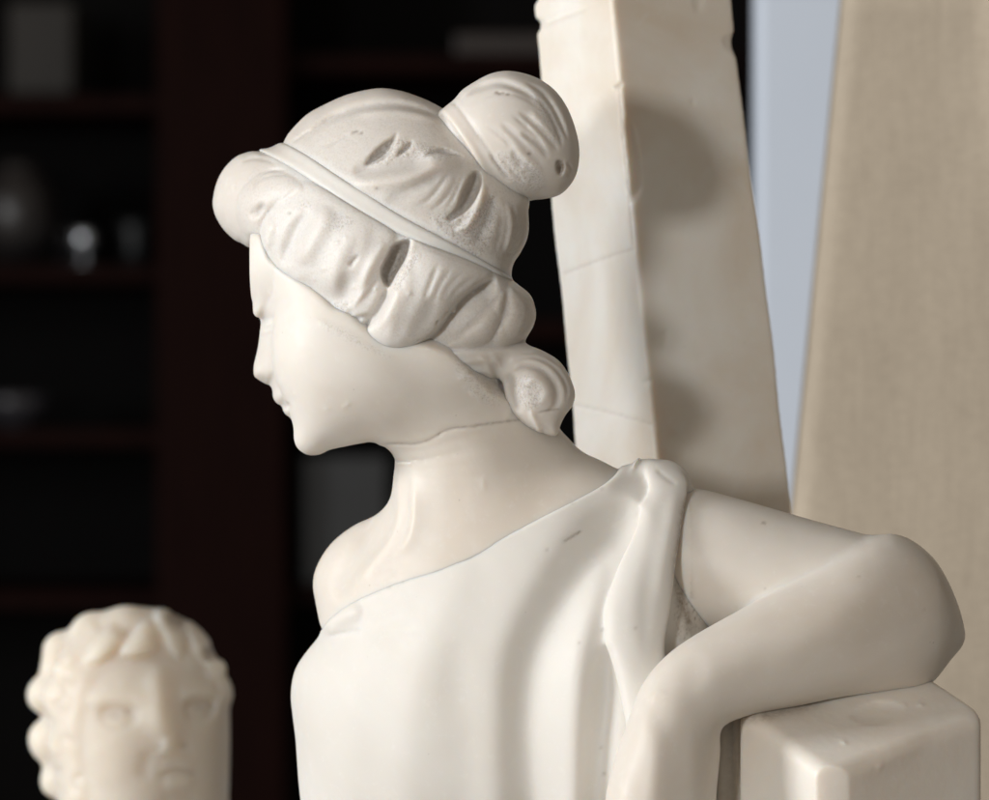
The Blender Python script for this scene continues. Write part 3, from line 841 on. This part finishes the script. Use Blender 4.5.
# cloth falling behind the wrist
robe.union(tube([Pr(716, 690, -84, 22), Pr(720, 760, -88, 26), Pr(722, 890, -90, 28)]), 6, bx(670, 660, -170, 790, 900, 30))
robe.union(tube([Pr(722, 700, -112, 10), Pr(725, 760, -124, 12), Pr(726, 890, -128, 13)]), 6, bx(690, 680, -170, 770, 900, 0))
robe.union(tube([Pr(737, 705, -122, 5), Pr(739, 760, -134, 5.5), Pr(740, 890, -138, 6)]), 4, bx(690, 680, -170, 770, 900, 0))
# strap folds on the shoulder
robe.union(tube([Pr(606, 492, -62, 8), Pr(628, 480, -46, 11), Pr(646, 473, -42, 11.5), Pr(657, 476, -48, 10.5)]), 18, bx(570, 430, -160, 730, 560, 0))
robe.union(tube([Pr(656, 471, -40, 7), Pr(668, 470, -44, 9), Pr(679, 477, -50, 9.5), Pr(684, 488, -58, 8)]), 7, bx(620, 430, -160, 730, 560, 0))
robe.displace(lambda x, y, z: rr_.height(x, z) * (y < 30))
robe.displace(hand_work)
robe.clip(lambda x, y, z: -nlF.dist(x, z, -80), 2.5)
for (x, y, a) in ((388, 589, .5), (402, 583, .4), (431, 571, .5), (446, 565, .7), (453, 561, .8), (471, 552, .4), (520, 528, .4), (573, 503, .5), (602, 489, .5), (547, 549, .5), (633, 624, .6), (601, 627, .6), (600, 744, .5), (603, 770, .6), (578, 640, .4)):
    rr_.stroke([(x - .5, y + .3), (x + .5, y - .3)], 1.3, -0.5, dirt=a * 0.8, taper=0)
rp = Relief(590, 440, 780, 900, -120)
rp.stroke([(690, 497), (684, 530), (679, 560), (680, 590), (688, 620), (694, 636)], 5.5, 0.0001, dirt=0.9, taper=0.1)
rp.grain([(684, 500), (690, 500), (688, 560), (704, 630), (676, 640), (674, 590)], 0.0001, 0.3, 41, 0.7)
rp.stroke([(728, 712), (730, 760), (728, 890)], 12, 0.0001, dirt=0.3, taper=0)  # brown shadow between hand and block, painted into the robe colour
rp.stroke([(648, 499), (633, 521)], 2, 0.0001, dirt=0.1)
V, Q = robe.mesh((P(278, 0, 0)[0], -205, P(0, 892, -50)[2]), (P(800, 0, 0)[0], 175, P(0, 445, 0)[2]), 2.0 * Q0)
dd = (rr_.dirtiness(V[:, 0], V[:, 2]) + rp.dirtiness(V[:, 0], V[:, 2])) * (V[:, 1] < 20)
make_obj('robe', V, Q, M_ROBE, statue, STAT, np.clip(dd, 0, 1))

# --- block under the arm
def planes(*pl):
    pl = [(np.array(p), np.array(n) / np.linalg.norm(n)) for p, n in pl]
    return pl
A, Bc, C = P(744, 716, -150), P(828, 774, -258), P(966, 722, -160)
tn = np.cross(C - Bc, A - Bc); tn = tn if tn[2] > 0 else -tn
def side(a, b):
    d = b - a; n = np.array([-d[1], d[0], 0.0]); n /= np.linalg.norm(n)
    return n
nl = side(A, Bc); nl = nl if nl[0] < 0 else -nl
nr = side(Bc, C); nr = nr if nr[0] > 0 else -nr
blk = Solid()
def block_f(x, y, z):
    def pl(p, n): return (x - p[0]) * n[0] + (y - p[1]) * n[1] + (z - p[2]) * n[2]
    t = tn / np.linalg.norm(tn)
    wob = 2.5 * np.sin(x * 0.031 + 1) * np.sin(z * 0.027) + 2.0 * np.sin(y * 0.04 + x * 0.02)
    F = smax(pl(A, nl), pl(Bc, nr), 6)
    F = smax(F, -pl(A + (C - Bc) * 1.0, nl) - 20, 16)
    F = smax(F, -pl(A, nr) - 2, 7)
    return smax(F, pl(A, t) + wob * 0.6, 13) - 3.5
blk.union(block_f)
rk = Relief(720, 670, 989, 900, -160)
rk.stroke([(850, 768), (872, 756), (900, 744), (930, 732)], 10, 1.6, taper=0.45)
rk.pillow([(850, 716), (880, 704), (905, 708), (890, 722), (865, 724)], -3)
rk.grain([(740, 700), (980, 690), (980, 890), (745, 890)], 0.22, 2, 51)
for p in ([(836, 736), (842, 738)], [(920, 707), (926, 706)], [(905, 706), (909, 708)], [(870, 762), (876, 757)]):
    rk.stroke(p, 1.6, 1.5)
blk.displace(lambda x, y, z: rk.height(x, z))
V, Q = blk.mesh((P(725, 0, -100)[0], -250, P(0, 892, -100)[2]), (P(1010, 0, 0)[0], 90, P(0, 650, 0)[2]), 2.0 * Q0)
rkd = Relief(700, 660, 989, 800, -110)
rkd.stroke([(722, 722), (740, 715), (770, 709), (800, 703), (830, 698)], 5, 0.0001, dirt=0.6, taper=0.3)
make_obj('pedestal_block', V, Q, M_BLOCK, statue, STAT, rkd.dirtiness(V[:, 0], V[:, 2]))

# ================================================================== PILLAR
PB = P(690, 900, 300)
def Lp(a, b, py): t = (py + 20) / 580.0; return a + (b - a) * t
pil = Solid()
def pillar_f(x, y, z):
    k = DIST / (DIST + 250)
    py = CY - z * k
    t = (py + 20) / 580.0
    xm = (608 + 57 * t - CX) / k; xl = (531 + 55 * t - CX) / k; xr = (732 + 71 * t - CX) / k
    ym = 205.0
    wl, wr = xm - xl, xr - xm
    # left face runs from mid edge back to the left, right face back to the right
    dl = wl * 1.62; dr = wr * 0.56
    nl = np.sqrt(wl ** 2 + dl ** 2); nr = np.sqrt(wr ** 2 + dr ** 2)
    f1 = (-(x - xm) * dl - (y - ym) * wl) / nl
    f2 = ((x - xm) * dr - (y - ym) * wr) / nr
    f3 = ((x - xr) * dl + (y - ym - dr) * wl) / nl
    f4 = (-(x - xl) * dr + (y - ym - dl) * wr) / nr
    wob = 0.9 * np.sin(z * 0.017 + x * 0.01) + 0.4 * np.sin(z * 0.05 + 2)
    F = smax(f1 + wob * 0.6, f2 + wob * 0.5, 6)
    F = smax(F, f3 + wob, 6); F = smax(F, f4 + wob, 6)
    return F
pil.union(pillar_f)
pr_ = Relief(500, -40, 840, 560, 260)
pr_.stroke([(564, 272), (590, 263), (612, 256), (634, 250)], 0.9, -1.8, dirt=0.3, taper=0.05)
pr_.stroke([(574, 404), (604, 411), (630, 418), (656, 426)], 0.9, -1.8, dirt=0.2, taper=0.05)
pr_.stroke([(617, 88), (621, 140), (626, 190), (631, 250)], 1.0, -1.8, dirt=0.5, taper=0.05)
pr_.stroke([(612, 92), (622, 88)], 1.6, -3, dirt=0.4)
pr_.stroke([(625, 120), (631, 150), (634, 185), (630, 210)], 5.0, -4)
pr_.pillow([(725, 35), (745, 30), (745, 58), (732, 52), (724, 44)], -3)
pr_.pillow([(690, -30), (706, -30), (704, 5), (694, 12)], -2)
pr_.pillow([(525, 10), (545, 14), (543, 24), (526, 26)], -6)
pr_.stroke([(534, 22), (560, 14), (590, 8)], 2.0, 2.5)
for p in ([(690, 105), (694, 100)], [(656, 340), (664, 334), (660, 350)], [(668, 430), (674, 440)], [(640, 384), (652, 380)]):
    pr_.stroke(p, 2.5, -1.6)
pr_.grain([(520, -30), (760, -30), (810, 540), (570, 540)], 0.08, 2.2, 61, 0.15, 3)
pil.displace(lambda x, y, z: pr_.height(x, z))
pil.cut(ellipsoid(P(527, -6, 350), (16, 60, 14)), 5)
V, Q = pil.mesh((P(515, 0, 150)[0], 190, P(0, 892, 250)[2]), (P(860, 0, 250)[0], 470, P(0, -70, 250)[2]), 2.2 * Q0)
make_obj('pillar', V, Q, M_PILLAR, None, PB, pr_.dirtiness(V[:, 0], V[:, 2]) * (V[:, 1] < 390))
po = col.objects['pillar']; po['label'] = 'tapering square alabaster pillar with a hairline crack, standing behind the woman statue'; po['category'] = 'pillar'

# ================================================================== MAN'S HEAD
BD = 880.0
BO = P(130, 920, BD)
SKULL = [(50, 900), (66, 800), (62, 760), (58, 720), (62, 680), (74, 645), (100, 622), (135, 612), (170, 618), (198, 638), (214, 670), (226, 690), (228, 720), (228, 760), (227, 800), (222, 900)]
skF = Inflated(SKULL, 2.0)
rf = Relief(20, 590, 240, 900, BD - 70)
# brow, sockets, nose, lips of a face turned a little to the right
rf.stroke([(84, 704), (104, 694), (130, 694), (152, 700)], 10, 5)
rf.stroke([(180, 697), (198, 692), (216, 697)], 9, 7)
rf.stroke([(98, 714), (118, 712), (144, 714)], 9, -7)
rf.stroke([(183, 709), (198, 708), (214, 712)], 9, -12)
rf.pillow([(102, 714), (118, 708), (134, 712), (130, 721), (112, 722)], 2.5)
rf.pillow([(186, 708), (196, 704), (208, 707), (204, 715), (190, 715)], 6)
rf.stroke([(104, 710), (118, 706), (134, 710)], 1.8, -2.2)
rf.stroke([(108, 723), (122, 725), (136, 720)], 2, -1.6)
rf.stroke([(186, 706), (197, 702), (208, 706)], 1.8, -2.0)
for x, y in ((117, 713), (131, 710), (197, 709)):
    rf.stroke([(x - 1, y), (x + 1, y)], 2.6, -3, taper=0, dirt=0.2)
rf.stroke([(156, 664), (163, 704), (169, 732), (173, 754)], 17, 17, taper=0.45)
rf.stroke([(168, 734), (172, 744), (174, 750)], 9, 5, taper=0.4)
rf.stroke([(160, 746), (173, 751), (186, 747)], 7, 4, taper=0.3)
rf.stroke([(158, 748), (163, 744), (166, 746)], 2, -1.5, dirt=0.2)
rf.stroke([(182, 747), (186, 744), (188, 748)], 2, -3, dirt=0.2)
rf.stroke([(158, 777), (168, 771), (177, 769), (188, 771), (199, 778)], 2.4, -5, taper=0.25, dirt=0.15)
rf.stroke([(162, 767), (177, 763), (194, 768)], 5, 3)
rf.stroke([(166, 784), (182, 781), (194, 785)], 8, 4)
rf.stroke([(158, 800), (180, 797), (198, 801)], 6, -4)
rf.stroke([(154, 748), (147, 762), (148, 778)], 7, -3.5)
rf.stroke([(102, 736), (114, 758), (120, 782)], 16, 1.5)
bh = Solid()
bh.union(lambda x, y, z: skF.field(x, y, z, 0.95, BD, 0.25, 0, (130, 0)))
bh.displace(lambda x, y, z: 0.62 * rf.height(x, z) * (y < BD + 10))
lo = (P(10, 0, BD)[0], BD - 140, P(0, 890, BD)[2]); hi = (P(245, 0, BD)[0], BD + 150, P(0, 590, BD)[2])
# curls
hr = bh
rng = random.Random(8)
CURLS = [(50, 693, 21, 0), (53, 742, 23, 0), (62, 778, 20, -5), (66, 652, 21, 0), (58, 668, 16, -15), (92, 632, 20, -10), (62, 700, 18, -40), (70, 745, 18, -45), (74, 672, 18, -50), (84, 780, 14, -50),
         (124, 624, 17, -15), (218, 686, 10, 0), (216, 668, 10, -10)]
for (px, py, r, d) in CURLS:
    r *= (DIST + BD) / DIST; c = P(px, py, BD + d); rot = rng.uniform(-0.8, 0.8)
    hr.union(ellipsoid(c, (r * 1.12, r * 1.15, r * 1.0), (0, rot, 0)), 14, ((c[0] - r * 2.2, c[1] - r * 2.2, c[2] - r * 2.2), (c[0] + r * 2.2, c[1] + r * 2.2, c[2] + r * 2.2)))
CAP = [(30, 800), (30, 690), (40, 640), (80, 590), (132, 580), (180, 585), (225, 610), (245, 664), (250, 700), (222, 705), (206, 672), (190, 666), (165, 652), (130, 656), (98, 668), (84, 700), (78, 745), (82, 800)]
capF = Inflated(CAP, 2.0)
hr.union(lambda x, y, z: smax(skF.field(x, y, z, 0.95, BD, 0.25, 0, (130, 0)) - 3.5, -capF.dist(x, z, BD - 60), 12), 10)
rcur = Relief(15, 595, 245, 800, BD - 60)
for (px, py, r, d) in CURLS:
    a0 = rng.uniform(0, 6.28)
    pts = [(px + r * (0.75 - 0.1 * q) * math.cos(a0 + q * 1.0), py + r * (0.75 - 0.1 * q) * math.sin(a0 + q * 1.0)) for q in range(5)]
    rcur.stroke(pts, 3.4, -1.4, dirt=0.04)
for p, h in (([(84, 660), (92, 640), (112, 626), (128, 634), (118, 650), (100, 662)], 8), ([(120, 652), (130, 632), (146, 620), (160, 630), (158, 650), (140, 656)], 8),
             ([(150, 612), (172, 616), (186, 640), (180, 660), (166, 648)], 7), ([(182, 622), (204, 640), (216, 668), (206, 672), (190, 650)], 7)):
    rcur.pillow(p, h, 0.7)
rcur.stroke([(166, 612), (172, 622), (182, 624)], 6, -4, dirt=0.75)
rcur.stroke([(203, 648), (206, 656), (207, 664)], 5, -4, dirt=0.75)
hr.displace(lambda x, y, z: rcur.height(x, z) * (y < BD + 20))
V, Q = hr.mesh(lo, hi, 2.2 * Q0, 3)
make_obj('alabaster_bust', V, Q, M_BUST, None, BO, np.clip(rcur.dirtiness(V[:, 0], V[:, 2]) + rf.dirtiness(V[:, 0], V[:, 2]), 0, 1) * (V[:, 1] < BD + 20))
bo = col.objects['alabaster_bust']; bo['label'] = 'small yellowish alabaster bust of a curly haired man, out of focus at the lower left'; bo['category'] = 'bust'

# ================================================================== BACKGROUND
def bevel_box(bm, a, b, r=0.0):
    """axis aligned box between two corners (u)"""
    a = np.minimum(a, b); b2 = np.maximum(a, b)
    vs = bmesh.ops.create_cube(bm, size=1.0)['verts']
    for v in vs:
        v.co = [(a[i] + b2[i]) / 2 + v.co[i] * (b2[i] - a[i]) for i in range(3)]
    if r > 0:
        es = list({e for v in vs for e in v.link_edges})
        bmesh.ops.bevel(bm, geom=es, offset=r, segments=2, profile=0.6, affect='EDGES')
def bm_obj(name, bm, mat, parent=None, origin=(0, 0, 0), smooth=False):
    for v in bm.verts: v.co = [(v.co[i] - origin[i]) * S for i in range(3)]
    bmesh.ops.recalc_face_normals(bm, faces=bm.faces)
    me = bpy.data.meshes.new(name); bm.to_mesh(me); bm.free()
    if smooth:
        for p in me.polygons: p.use_smooth = True
    me.materials.append(mat)
    o = bpy.data.objects.new(name, me); col.objects.link(o)
    if parent is not None: o.parent = parent
    else: o.location = np.asarray(origin) * S
    return o
def box_px(x0, y0, x1, y1, d, depth):
    a = P(x0, y1, d); b = P(x1, y0, d)
    return np.array([a[0], d, a[2]]), np.array([b[0], d + depth, b[2]])

CD = 7000.0
CO = P(300, 950, CD)
cab = thing('bookcase', 'dark mahogany bookcase with shelves, blurred and nearly black behind both sculptures', 'bookcase', CO)
def cpart(name, x0, y0, x1, y1, d, depth, mat, r=6):
    bm = bmesh.new(); a, b = box_px(x0, y0, x1, y1, d, depth); bevel_box(bm, a, b, r)
    return bm_obj(name, bm, mat, cab, CO)
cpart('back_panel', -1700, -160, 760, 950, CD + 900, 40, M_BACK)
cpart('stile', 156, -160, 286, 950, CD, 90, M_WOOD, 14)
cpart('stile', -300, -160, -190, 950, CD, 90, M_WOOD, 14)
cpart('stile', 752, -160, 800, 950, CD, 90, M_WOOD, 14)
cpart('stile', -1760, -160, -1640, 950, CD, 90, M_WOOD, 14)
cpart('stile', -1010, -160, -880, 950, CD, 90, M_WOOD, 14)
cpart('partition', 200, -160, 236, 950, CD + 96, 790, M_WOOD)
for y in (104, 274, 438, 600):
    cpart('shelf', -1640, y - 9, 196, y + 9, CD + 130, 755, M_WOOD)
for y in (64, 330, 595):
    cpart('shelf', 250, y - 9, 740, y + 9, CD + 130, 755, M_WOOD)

def lathe(bm, c, prof, n=40):
    rings = []
    for r, z in prof:
        rings.append([bm.verts.new((c[0] + r * math.cos(2 * math.pi * k / n), c[1] + r * math.sin(2 * math.pi * k / n), c[2] + z)) for k in range(n)])
    for a, b in zip(rings, rings[1:]):
        for k in range(n):
            bm.faces.new((a[k], a[(k + 1) % n], b[(k + 1) % n], b[k]))
    bm.faces.new(rings[0]); bm.faces.new(rings[-1][::-1])
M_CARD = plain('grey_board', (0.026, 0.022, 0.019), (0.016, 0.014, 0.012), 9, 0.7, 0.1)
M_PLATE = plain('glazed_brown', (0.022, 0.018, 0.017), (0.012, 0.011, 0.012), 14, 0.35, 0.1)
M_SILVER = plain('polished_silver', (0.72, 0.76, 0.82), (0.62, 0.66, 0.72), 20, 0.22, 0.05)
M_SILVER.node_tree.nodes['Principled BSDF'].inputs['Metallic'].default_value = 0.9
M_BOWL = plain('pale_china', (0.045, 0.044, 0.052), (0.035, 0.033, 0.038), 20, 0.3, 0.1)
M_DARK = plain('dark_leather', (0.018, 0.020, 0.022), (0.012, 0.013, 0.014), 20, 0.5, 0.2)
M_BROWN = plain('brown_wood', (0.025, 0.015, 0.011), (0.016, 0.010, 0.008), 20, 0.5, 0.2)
def tag(o, label, cat):
    o['label'] = label; o['category'] = cat; return o
def scale_at(d): return (DIST + d) / DIST
def stand_lathe(name, px, base, d, prof, mat, label, cat):
    o0 = P(px, base, d); bm = bmesh.new(); k = scale_at(d)
    lathe(bm, o0, [(max(r, 0.5) * k, z * k) for r, z in prof])
    return tag(bm_obj(name, bm, mat, None, o0, True), label, cat)
def stand_box(name, x0, y0, x1, y1, d, depth, mat, label, cat, r=20):
    bm = bmesh.new(); a, b = box_px(x0, y0, x1, y1, d, depth); bevel_box(bm, a, b, r)
    return tag(bm_obj(name, bm, mat, None, (a + b) / 2 * [1, 1, 0] + [0, 0, a[2]]), label, cat)
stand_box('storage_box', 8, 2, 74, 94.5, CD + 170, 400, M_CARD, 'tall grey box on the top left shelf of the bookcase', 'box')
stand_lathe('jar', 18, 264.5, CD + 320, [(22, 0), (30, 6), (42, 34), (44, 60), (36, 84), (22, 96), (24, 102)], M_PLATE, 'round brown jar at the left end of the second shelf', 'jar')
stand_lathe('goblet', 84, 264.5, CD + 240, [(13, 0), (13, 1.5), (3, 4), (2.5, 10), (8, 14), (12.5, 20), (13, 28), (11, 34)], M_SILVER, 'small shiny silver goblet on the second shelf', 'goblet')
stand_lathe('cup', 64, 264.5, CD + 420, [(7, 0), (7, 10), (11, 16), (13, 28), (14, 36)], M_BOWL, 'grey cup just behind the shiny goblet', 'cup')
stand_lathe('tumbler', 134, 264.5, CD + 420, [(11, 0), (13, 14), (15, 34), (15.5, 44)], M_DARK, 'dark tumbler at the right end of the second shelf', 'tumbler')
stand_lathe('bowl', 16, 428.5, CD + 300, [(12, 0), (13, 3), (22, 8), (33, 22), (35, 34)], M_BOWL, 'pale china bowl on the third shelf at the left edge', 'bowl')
stand_box('book', 302, 455, 388, 585.5, CD + 200, 300, M_DARK, 'big dark grey book upright beneath the chin of the statue', 'book', 10)
stand_box('wooden_box', 455, 34, 560, 54.5, CD + 180, 400, M_BROWN, 'flat brown wooden box on the shelf above the bun', 'box', 8)

# white wall edge beyond the pillar
WD = 2600.0
bm = bmesh.new(); a, b = box_px(757, -300, 1300, 1400, WD, 120); bevel_box(bm, a, b, 14)
wl = bm_obj('wall', bm, M_WALL, None, (a + b) / 2)
tag(wl, 'narrow strip of pale bluish white wall between the pillar and the beige curtain', 'wall'); wl['kind'] = 'structure'

# linen curtain
KD = 1100.0
nu, nv = 90, 70
Vs = []
for layer in (0, 1):
    for j in range(nv):
        py = -120 + 1250 * j / (nv - 1)
        x0 = 842 - 0.098 * (py + 20) if py < 520 else 842 - 0.098 * 540 - 0.03 * (py - 520)
        for i in range(nu):
            u = i / (nu - 1)
            px = x0 + u * (1300 - x0)
            fold = 5 * math.sin(u * 6.0 + 0.5 * math.sin(py * 0.004)) + 1.0 * math.sin(u * 31 + py * 0.003)
            edge = -18 * math.exp(-(u / 0.02) ** 2)
            Vs.append(P(px, py, KD - 220 * u + 0.5 * fold - edge + layer * 5))
Vs = np.array(Vs); N = nu * nv
quads = []
for j in range(nv - 1):
    for i in range(nu - 1):
        p = j * nu + i
        quads.append((p, p + 1, p + nu + 1, p + nu)[::-1]); quads.append((N + p, N + p + 1, N + p + nu + 1, N + p + nu))
for j in range(nv - 1):
    for i, fl in ((0, False), (nu - 1, True)):
        p = j * nu + i; q = (p, p + nu, N + p + nu, N + p)
        quads.append(q[::-1] if fl else q)
for i in range(nu - 1):
    for j, fl in ((0, True), (nv - 1, False)):
        p = j * nu + i; q = (p, p + 1, N + p + 1, N + p)
        quads.append(q[::-1] if fl else q)
ct = make_obj('curtain', Vs, np.array(quads), M_LINEN, None, P(1000, 1130, KD))
tag(ct, 'beige linen curtain hanging at the right behind the bent elbow', 'curtain')

# ================================================================== LIGHT
w = bpy.data.worlds.new("World"); scene.world = w; w.use_nodes = True
nt = w.node_tree; bg = nt.nodes['Background']
bg.inputs['Color'].default_value = (1.0, 0.895, 0.765, 1)
# a room whose lit side lies behind the camera and above
tc = nt.nodes.new('ShaderNodeTexCoord'); dp = nt.nodes.new('ShaderNodeVectorMath'); dp.operation = 'DOT_PRODUCT'
dp.inputs[1].default_value = (0.10, -0.80, 0.40)
mr = nt.nodes.new('ShaderNodeMapRange'); mr.inputs['From Min'].default_value = -0.9; mr.inputs['From Max'].default_value = 0.9
mr.inputs['To Min'].default_value = 0.03; mr.inputs['To Max'].default_value = 0.255
nt.links.new(tc.outputs['Generated'], dp.inputs[0]); nt.links.new(dp.outputs['Value'], mr.inputs['Value']); nt.links.new(mr.outputs[0], bg.inputs['Strength'])

import mathutils
def area(name, pos, target, size, power, color):
    l = bpy.data.lights.new(name, 'AREA'); l.shape = 'RECTANGLE'; l.size, l.size_y = size
    l.energy = power; l.color = color
    o = bpy.data.objects.new(name, l); col.objects.link(o)
    o.location = pos
    o.rotation_euler = (mathutils.Vector(target) - mathutils.Vector(pos)).to_track_quat('-Z', 'Y').to_euler()
    return o
area('window_light', (-2.17, -0.50, 0.42), (0.0, 0.0, 0.0), (0.6, 0.9), 46, (0.96, 0.98, 1.0))
area('second_window_light', (-0.96, -1.98, 0.15), (0.0, 0.0, 0.0), (0.15, 0.20), 18.5, (1.0, 0.99, 0.97))

# ================================================================== CAMERA
cam = bpy.data.cameras.new('camera'); co = bpy.data.objects.new('camera', cam); col.objects.link(co)
cam.lens = 135; cam.sensor_width = 36; cam.sensor_fit = 'HORIZONTAL'
co.location = (0, -DIST * S, 0); co.rotation_euler = (math.pi / 2, 0, 0)
cam.clip_start = 0.05; cam.clip_end = 50
cam.dof.use_dof = True; cam.dof.focus_distance = (DIST - 90) * S; cam.dof.aperture_fstop = 9
scene.camera = co
scene.view_settings.view_transform = 'Standard'; scene.view_settings.look = 'None'
scene.view_settings.exposure = 0.06; scene.view_settings.gamma = 1
scene.render.engine = 'CYCLES'
scene.cycles.use_denoising = True
scene.cycles.max_bounces = 8
